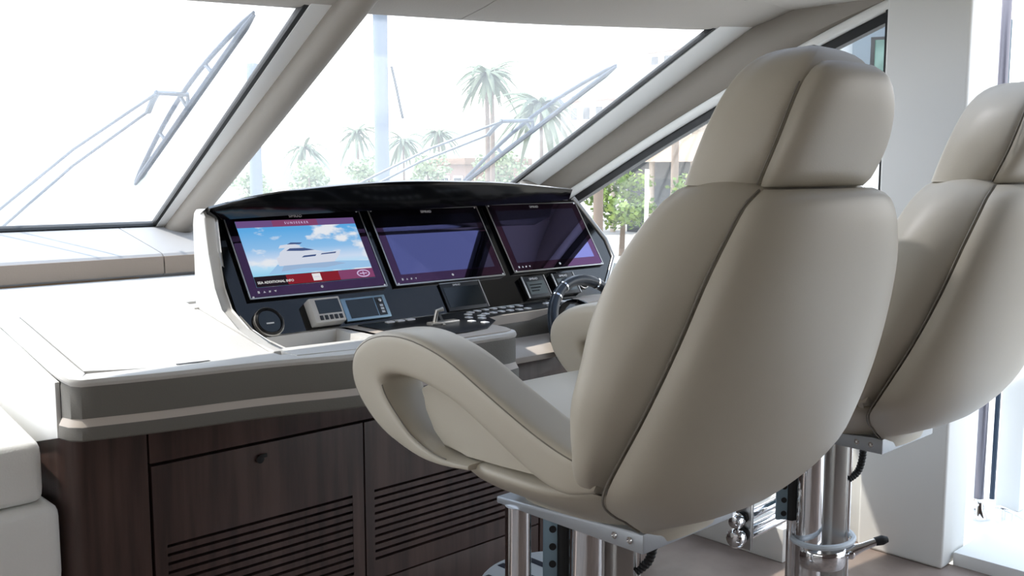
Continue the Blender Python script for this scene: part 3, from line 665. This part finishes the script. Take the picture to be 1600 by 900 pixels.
# column
cx, cy = CX+.04, 1.45
colp = tube('column', [(cx-.028, cy+.026, 0.0), (cx-.028, cy+.026, .71)], .046, 'chrome', ch1, 28)
bm = bmesh.new(); prism(bm, [(cx+.005, cy-.035, 0), (cx+.045, cy-.060, 0), (cx+.062, cy-.03, 0), (cx+.06, cy+.03, 0), (cx+.0, cy+.05, 0)], (0, 0, .70), .006); link('column_rail', bm, 'brushed', ch1)
tube('column_edge', [(cx+.062, cy-.055, 0), (cx+.062, cy-.055, .70)], .008, 'chrome', ch1, 12)
disc_rev('floor_flange', [(.16, 0), (.16, .012), (.14, .02), (.07, .03), (.06, .04)], (cx, cy, 0), (0, 0, 1), 'chrome', ch1, 32)
bm = bmesh.new(); n = 40
P = [Vector((cx+.006+.105*math.cos(2*PI*i/n), cy-.005+.085*math.sin(2*PI*i/n), .345)) for i in range(n+1)]
tube_into(bm, P, .009, 8, False); link('foot_ring', bm, 'foot_white', ch1)
disc_rev('clamp_collar', [(.075, 0), (.078, .006), (.078, .05), (.075, .056)], (cx, cy, .262), (0, 0, 1), 'chrome', ch1, 28)
lb = Vector((cx+.062, cy-.060, .295)); le = lb+Vector((.066, -.060, .034))
lv = tube('clamp_lever', [lb+Vector((-.03, .02, .0)), lb, lb*.5+le*.5, le], [.02, .022, .013, .011], 'chrome', ch1, 14)
tube('lever_tip', [le-Vector((.004, -.004, .001)), le+Vector((.012, -.011, .004)), le+Vector((.024, -.022, .006))], [.013, .015, .009], 'rubber', lv, 12)
disc_rev('lever_bolt', [(.012, 0), (.012, .01), (.006, .012)], lb+Vector((-.012, -.014, 0)), (-.5, -.8, 0), 'chrome', lv, 14)
h0 = Vector((cx+.085, cy-.075, .70))
hp = spline([h0, h0+Vector((.004, -.004, -.05)), h0+Vector((.006, -.006, -.10)), h0+Vector((-.004, .002, -.15)), h0+Vector((-.03, .02, -.175))], 44)
tube('hose', hp, [.0115 if i % 2 else .0095 for i in range(44)], 'rubber', ch1, 10)
bk = Vector((cx-.088, cy+.075, 0))
rk = pris('lift_rack', [bk+Vector((-.016, .016, .40)), bk+Vector((.016, -.016, .40)), bk+Vector((.016, -.016, .695)), bk+Vector((-.016, .016, .695))], (.008, .008, 0), 'blue_steel', ch1, .002)
for i in range(7):
    disc_rev('hole', [(.0085, 0), (.0085, .002), (.001, .0022)], bk+Vector((0, 0, .42+.042*i)), (-1, -1, 0), 'rubber', rk, 14)
tube('gas_strut', [(cx-.068, cy+.062, .05), (cx-.068, cy+.062, .52)], .012, 'chrome', ch1, 12)
tube('strut_sleeve', [(cx-.068, cy+.062, .40), (cx-.068, cy+.062, .66)], .014, 'rubber', ch1, 12)

ch2 = copy_tree(ch1); ch2.location.x += 1.008
ch2['label'] = 'beige leather helm chair cut off by the right edge of the photo'
# pieces that only show on one chair
tube('front_post', [(CX-.135, 1.55, 0), (CX-.135, 1.55, .702)], .030, 'chrome', ch1, 24)
FR = thing('footrest', 'pale footrest with navy grip strips below the foreground chair', 'footrest', (1.75, 1.72, .385))
bm = bmesh.new(); n = 44
sec = lambda k, z: [Vector((1.75+.185*k*math.cos(2*PI*i/n), 1.72+.155*k*math.sin(2*PI*i/n), z)) for i in range(n)]
loft_into(bm, [sec(.96, .385), sec(1, .39), sec(1, .402), sec(.97, .407)]); link('platform', bm, 'foot_white', FR)
for dx in (-.12, -.04, .04, .12):
    h = .155*math.sqrt(max(0, 1-(dx/.185)**2))*.88; box('grip_strip', 1.75+dx-.011, 1.75+dx+.011, 1.72-h, 1.72+h, .4065, .4085, 'navy', FR, .0006)
tube('arm', [(1.70, 1.575, .37), (1.72, 1.64, .372), (1.74, 1.72, .376)], .012, 'chrome', FR, 10)
# sliding foot rail on the far chair
x2 = 2.66
fr2 = thing('foot_rail', 'chrome double foot rail with knobs beside the far chair column', 'foot rail', (2.6, 1.6, .4))
for z, r in ((.462, .014), (.415, .017), (.372, .012), (.348, .012)): tube('rail', [(2.485, 1.60, z-.003), (2.745, 1.60, z+.006)], r, 'chrome', fr2, 14)
box('end_plate', 2.478, 2.492, 1.572, 1.628, .315, .475, 'brushed', fr2, .003)
box('clamp_block', 2.735, 2.775, 1.56, 1.64, .345, .50, 'brushed', fr2, .008)
box('hinge_plate', 2.70, 2.725, 1.50, 1.585, .45, .53, 'blue_steel', fr2, .004)
for z, r in ((.415, .022), (.362, .028)):
    kb = disc_rev('knob', [(r*.5, 0), (r*.5, .03), (r, .035), (r*1.05, .055), (r*.8, .066), (r*.3, .069)], (2.478, 1.60, z), (-1, -.15, 0), 'chrome', fr2, 20)
    disc_rev('washer', [(r*.8, 0), (r*.8, .01), (r*.5, .012)], (2.476, 1.60, z), (-1, -.15, 0), 'rubber', kb, 18)

# ================================================================== white sofa at the left
def cushion(name, x0, x1, y0, y1, z0, z1, rise, label, m='cushion_white'):
    bm = bmesh.new(); abox(bm, x0, x1, y0, y1, z0, z1, .035, 4)
    for v in bm.verts:
        if v.co.z > (z0+z1)/2: v.co.z += rise*(v.co.y-y0)/(y1-y0)
    o = link(name, bm, m, sharp=60); return tag(o, label, 'cushion')
cushion('sofa_cushion', -.9, .735, 2.37, 3.05, .68, .828, .098, 'upper white leather sofa cushion beside the console flank')
cushion('sofa_cushion', -.9, .760, 2.345, 3.05, .475, .678, .0, 'middle white leather sofa cushion with rounded front')
so_ = box('sofa', -.9, .745, 2.34, 3.05, 0, .472, 'cushion_white', None, .02, 3); tag(so_, 'white sofa base under the cushions at the left edge', 'sofa')

# ================================================================== wipers on the windshield
def wiper(label, base, elbow, b0, b1, base2):
    wp_ = thing('windshield_wiper', label, 'wiper', W(*base), 'windshield wipers')
    tube('arm', [W(*base, .03), W(base[0]*.4+elbow[0]*.6, base[1]*.4+elbow[1]*.6, .07), W(*elbow, .06)], .006, 'wiper_arm', wp_, 8)
    e2 = (elbow[0]+.01, elbow[1]+.10)
    tube('arm', [W(*base2, .03), W(base2[0]*.4+e2[0]*.6, base2[1]*.4+e2[1]*.6, .07), W(*e2, .06)], .006, 'wiper_arm', wp_, 8)
    tube('linkage', [W(*elbow, .06), W((elbow[0]+e2[0])/2, (elbow[1]+e2[1])/2, .065), W(*e2, .06)], .011, 'wiper_arm', wp_, 8)
    P = [Vector(b0)*(1-t)+Vector(b1)*t for t in [i/16 for i in range(17)]]
    tube('blade', [W(p.x, p.y, .022) for p in P], [.006]+[.012]*15+[.006], 'wiper', wp_, 8)
    tube('spine', [W(p.x-.012*math.sin(PI*i/16), p.y, .03+.05*math.sin(PI*i/16)) for i, p in enumerate(P)], [.005]+[.009]*15+[.005], 'wiper', wp_, 8)
    for t in (.3, .5, .7):
        p = Vector(b0)*(1-t)+Vector(b1)*t; k = math.sin(PI*t)
        tube('bracket', [W(p.x, p.y, .022), W(p.x-.012*k, p.y+.03, .03+.05*k)], .008, 'wiper_arm', wp_, 6)
    tube('holder', [W(*elbow, .06), W(P[8].x, P[8].y, .07), W(P[8].x, P[8].y, .03)], .009, 'wiper_arm', wp_, 8)
wiper('wiper on the port pane left of the mullion', (1.02, 4.05), (1.41, 3.20), (1.521, 3.678), (1.525, 2.752), (1.08, 4.15))
wiper('wiper on the starboard pane behind the hood', (2.45, 3.85), (3.02, 3.26), (3.164, 3.72), (3.258, 2.795), (2.50, 3.95))

# ================================================================== outside
bm = bmesh.new()   # foredeck of the boat
prism(bm, [(-2.6, 4.0, 1.08), (3.9, 4.0, 1.08), (3.7, 5.5, 1.05), (2.9, 7.5, 1.0), (1.2, 9.3, .97), (-.6, 9.3, .97), (-2.6, 7.5, 1.0)], (0, 0, -1.6)); fd = struct(link('foredeck', bm, 'deck'))
dm = disc_rev('horn_dome', [(.10, 0), (.10, .03), (.085, .08), (.05, .115), (.012, .125)], (3.25, 4.17, 1.29), (0, 0, 1), 'wiper', None, 24); tag(dm, 'blue-grey dome just beyond the windshield above the hood', 'dome')
bx_ = box('deck_locker', 2.9, 3.6, 4.05, 4.5, 1.06, 1.292, 'deck', None, .03); tag(bx_, 'white foredeck locker below the dome', 'locker')
struct(box('water', -400, 400, 9, 500, -1.75, -1.7, 'water'))
struct(box('quay', 6.2, 200, -60, 200, -1.7, -.25, 'quay'))
struct(box('side_deck', 3.98, 5.2, -3, 4.2, -.3, -.04, 'white_gel'))
struct(box('bulwark', 5.2, 5.32, -3, 4.2, -.3, .72, 'white_gel', bev=.02))
def post(name, label, x, y, z0, z1, r, m, r1=None):
    t = thing(name, label, 'post', (x, y, z0))
    tube('shaft', [(x, y, z0), (x, y, (z0+z1)/2), (x, y, z1)], [r, (r+(r1 or r))/2, r1 or r], m, t, 20)
    disc_rev('footing', [(r*1.5, 0), (r*1.5, .1), (r*1.1, .16)], (x, y, z0), (0, 0, 1), m, t, 20); return t
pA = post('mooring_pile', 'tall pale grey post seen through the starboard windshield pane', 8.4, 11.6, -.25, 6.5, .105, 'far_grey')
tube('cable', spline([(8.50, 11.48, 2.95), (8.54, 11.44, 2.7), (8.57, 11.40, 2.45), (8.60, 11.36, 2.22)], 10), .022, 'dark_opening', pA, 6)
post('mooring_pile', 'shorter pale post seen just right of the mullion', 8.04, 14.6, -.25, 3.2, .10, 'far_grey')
def ico(bm, c, r, sub=2, jit=.18, sq=1):
    g_ = bmesh.ops.create_icosphere(bm, subdivisions=sub, radius=r)
    for v in g_['verts']:
        v.co *= 1+random.uniform(-jit, jit); v.co.z *= sq; v.co += Vector(c)
def tree(name, label, x, y, z0, h, r, m, group, n=16, trunk=.06):
    t = thing(name, label, 'tree', (x, y, z0), group)
    tube('trunk', [(x, y, z0), (x+r*.05, y, z0+h*.4), (x, y, z0+h*.72)], [trunk, trunk*.8, trunk*.5], 'bark', t, 8)
    bm = bmesh.new(); cl = []
    for i in range(n):
        a = random.uniform(0, 2*PI); q_ = random.uniform(0, .8)**.6; k = random.uniform(0, 1)
        cl.append((Vector((x+r*q_*math.cos(a)*(1-.4*k), y+r*q_*math.sin(a)*(1-.4*k), z0+h*(.40+.52*k))), r*random.uniform(.24, .40)))
    for c_, r_ in cl:
        for j in range(70):
            d = Vector((random.gauss(0, 1), random.gauss(0, 1), random.gauss(0, .75))).normalized(); p = c_+d*r_*random.uniform(.55, 1.05)
            e1 = Vector((random.gauss(0, 1), random.gauss(0, 1), random.gauss(0, .5))).normalized()*r*.085; e2 = e1.cross(d).normalized()*r*.055
            bm.faces.new([bm.verts.new(p+v) for v in (e1, e2, -e1, -e2)])
    link('crown', bm, m, t, sharp=180); return t
def palm(label, x, y, z0, h, r, group, n=40):
    t = thing('palm_tree', label, 'palm tree', (x, y, z0), group)
    tube('trunk', spline([(x, y, z0), (x+.05*h/6, y, z0+h*.5), (x, y, z0+h)], 8), [.115*h/6-.004*i for i in range(8)], 'bark', t, 10)
    for i in range(n):
        a = 2*PI*i/n+random.uniform(-.15, .15); e = random.uniform(-.55, 1.25)
        bm = bmesh.new(); P = []
        for k in range(7):
            s = k/6; d = r*s*(.82+.18*math.cos(3*i)); z = z0+h+d*e*.8-(.75+.2*math.sin(5*i))*r*s*s
            P.append((Vector((x+d*math.cos(a), y+d*math.sin(a), z)), r*.07*math.sin(PI*min(1, s*.85+.12))))
        nn = Vector((-math.sin(a), math.cos(a), 0))
        loft_into(bm, [[p-nn*w_-Vector((0, 0, w_*.6)), p, p+nn*w_-Vector((0, 0, w_*.6))] for p, w_ in P], False, False)
        bmesh.ops.solidify(bm, geom=bm.faces[:], thickness=.015)
        link('frond', bm, 'palm_hazed', t)
    return t
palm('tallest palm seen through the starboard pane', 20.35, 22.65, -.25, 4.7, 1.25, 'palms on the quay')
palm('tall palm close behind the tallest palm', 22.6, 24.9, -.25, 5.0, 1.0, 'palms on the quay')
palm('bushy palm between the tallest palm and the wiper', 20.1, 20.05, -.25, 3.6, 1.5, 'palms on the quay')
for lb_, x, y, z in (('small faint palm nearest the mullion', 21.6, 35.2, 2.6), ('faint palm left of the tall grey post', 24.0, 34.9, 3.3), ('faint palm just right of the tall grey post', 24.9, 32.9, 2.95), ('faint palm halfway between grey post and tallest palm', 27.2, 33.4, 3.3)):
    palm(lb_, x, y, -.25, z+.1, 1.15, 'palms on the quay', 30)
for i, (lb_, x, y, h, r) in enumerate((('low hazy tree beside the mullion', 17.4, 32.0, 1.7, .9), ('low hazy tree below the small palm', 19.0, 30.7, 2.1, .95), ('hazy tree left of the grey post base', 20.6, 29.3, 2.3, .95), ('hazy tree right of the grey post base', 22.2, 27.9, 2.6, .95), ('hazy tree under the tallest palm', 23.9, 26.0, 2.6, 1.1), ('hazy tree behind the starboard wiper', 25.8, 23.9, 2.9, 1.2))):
    tree('broadleaf_tree', lb_, x, y, -.25, h, r, 'foliage_hazed', 'hazy trees ahead', 14)
# hills
def hill(name, ridge, base, depth):
    bm = bmesh.new(); R = spline(ridge, 60); rows = [[Vector((p.x, p.y, base)) for p in R], [Vector((p.x*1.02, p.y*1.02, base+(p.z-base)*.55+random.uniform(-.3, .3))) for p in R], [Vector((p.x*1.06, p.y*1.06, p.z+random.uniform(-.25, .25))) for p in R], [Vector((p.x*1.3, p.y*1.3, base)) for p in R]]
    loft_into(bm, rows, False, False); return struct(link(name, bm, 'hill', sharp=180))
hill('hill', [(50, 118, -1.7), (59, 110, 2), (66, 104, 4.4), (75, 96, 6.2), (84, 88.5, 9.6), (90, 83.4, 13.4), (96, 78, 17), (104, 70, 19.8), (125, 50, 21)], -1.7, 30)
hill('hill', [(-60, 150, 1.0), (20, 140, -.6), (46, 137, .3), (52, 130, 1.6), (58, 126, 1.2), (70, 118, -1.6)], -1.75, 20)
def house(name, label, x0, x1, y0, y1, z0, z1, m, rows_, cols, group=None, face='x', roof='roof_tan'):
    t = thing(name, label, 'building', ((x0+x1)/2, (y0+y1)/2, z0), group)
    box('walls', x0, x1, y0, y1, z0, z1, m, t)
    box('roof', x0-.25, x1+.25, y0-.25, y1+.25, z1, z1+.25, roof, t, .03)
    H_ = (z1-z0)/rows_; L2 = (y1-y0)/cols
    for r_ in range(rows_):
        for c_ in range(cols):
            ya = y0+L2*(c_+.18); yb = y0+L2*(c_+.82); za = z0+H_*(r_+.22); zb = z0+H_*(r_+.8)
            wn = box('window', x0-.06, x0+.02, ya, yb, za, zb, 'white_wall', t)
            box('pane', x0-.075, x0-.05, ya+(yb-ya)*.08, yb-(yb-ya)*.08, za+(zb-za)*.08, zb-(zb-za)*.08, 'dark_opening', wn)
    return t
house('hillside_house', 'pale house high on the hazy hillside', 74, 79, 53.5, 59.5, 9.6, 12.6, 'stucco', 2, 4)
house('hillside_house', 'lower pink house on the hazy hillside', 72, 76, 63, 68, 6.0, 8.4, 'stucco_pink', 1, 3)
house('quay_building', 'low pinkish building behind the hood and grey post', 24, 27, 27.9, 30.2, -.25, 1.75, 'stucco_pink', 1, 3)
# view through the side window
house('quay_building', 'cream building with dark openings seen through the side window', 27.5, 33, 11, 22, -.25, 3.4, 'stucco', 2, 5)
pv = thing('pavilion', 'tan roofed open pavilion with dark interior in the side window', 'building', (22.5, 16.2, -.25))
box('interior', 22, 24.5, 13.2, 18.4, -.25, 1.75, 'dark_opening', pv); pris('roof', [(21.2, 12.6, 1.75), (21.2, 19.0, 1.75), (23.3, 18.0, 2.55), (23.3, 13.6, 2.55)], (2, 0, .1), 'roof_tan', pv)
for y in (13.0, 14.4, 15.8, 17.2, 18.6): tube('column', [(21.6, y, -.25), (21.6, y, 1.76)], .08, 'stucco', pv, 10)
for i, (lb_, x, y, h, r, m_) in enumerate((('bright green tree nearest the instrument panel corner', 14.1, 14.0, 1.6, .72, 'foliage'), ('bright green tree in the middle of the side window', 15.5, 13.1, 1.8, .78, 'foliage'), ('green tree by the white posts in the side window', 16.8, 12.1, 1.7, .75, 'foliage'), ('dark green tree behind the lamp pole', 19.6, 13.9, 1.8, .7, 'foliage_hazed'))):
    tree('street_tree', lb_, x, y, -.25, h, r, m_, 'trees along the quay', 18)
post('lamp_pole', 'brown pole beyond the side window trees', 17.9, 13.6, -.25, 3.6, .10, 'bark', .07)
for lb_, x, y, z in (('white quay post in front of the green trees', 11.07, 8.9, 1.5), ('white quay post nearer the headrest', 12.9, 9.3, 1.55)): post('quay_post', lb_, x, y, -.25, z, .03, 'white_wall')
post('bare_palm', 'bare grey palm stem at the left of the side window', 10.55, 9.36, -.25, 1.35, .07, 'bark')
pb = box('planter_wall', 10.9, 11.9, 8.3, 8.6, -.25, .92, 'brick_red', None, .02); tag(pb, 'low reddish planter wall on the quay', 'wall')
# neighbouring boat's cabin, high in the side window
nb = thing('neighbour_boat', 'blue-grey cabin side of a neighbouring boat with dark framed window', 'boat', (8.9, 4.2, -.6))
pris('cabin_side', [(8.63, 4.56, 1.9), (8.62, 4.55, 2.74), (8.9, 4.29, 2.80), (9.6, 3.5, 2.85), (9.6, 3.5, 1.9)], (.25, .25, 0), 'hull_grey', nb, .03)
pris('hull', [(8.2, 4.9, -.9), (8.5, 4.7, 1.95), (10.2, 2.9, 1.95), (10.2, 2.9, -.9)], (.5, .5, 0), 'white_gel', nb, .03)
wn = pris('window', [(8.745, 4.435, 2.28), (8.745, 4.435, 2.69), (9.3, 3.83, 2.72), (9.3, 3.83, 2.28)], (-.012, -.012, 0), 'seal', nb, .01)
pris('pane', [(8.76, 4.40, 2.31), (8.76, 4.40, 2.66), (9.28, 3.84, 2.69), (9.28, 3.84, 2.31)], (-.02, -.02, 0), 'pane_reflection', wn)

# ================================================================== outside the door
gp = thing('grab_pole', 'polished steel pole standing in the bright doorway', 'pole', (4.30, 1.60, -.04))
tube('shaft', [(4.30, 1.60, -.04), (4.30, 1.60, 1.2), (4.30, 1.60, 2.3)], .021, 'pole_steel', gp, 18)
disc_rev('foot', [(.05, 0), (.05, .015), (.03, .05), (.026, .09)], (4.30, 1.60, -.04), (0, 0, 1), 'chrome', gp, 20)
dk = thing('door_gasket', 'dark blue door edge strip right of the steel pole', 'strip', (4.32, 1.55, .0))
tube('strip', [(4.29, 1.54, .06), (4.35, 1.56, .58), (4.39, 1.575, .95)], .011, 'wiper', dk, 8)
for lb_, x, y, a in (('chrome deck cleat at the foot of the steel pole', 4.16, 1.60, .3), ('chrome deck cleat at the right edge of the photo', 4.30, 1.47, 1.1)):
    cl = thing('deck_cleat', lb_, 'cleat', (x, y, -.04), 'deck cleats')
    dx, dy = math.cos(a)*.08, math.sin(a)*.08
    tube('horn', [(x-dx, y-dy, .012), (x-dx*.6, y-dy*.6, .022), (x+dx*.6, y+dy*.6, .022), (x+dx, y+dy, .012)], [.005, .009, .009, .005], 'chrome', cl, 10)
    for s in (-.35, .35): tube('leg', [(x+dx*s, y+dy*s, -.04), (x+dx*s, y+dy*s, .02)], .010, 'chrome', cl, 10)
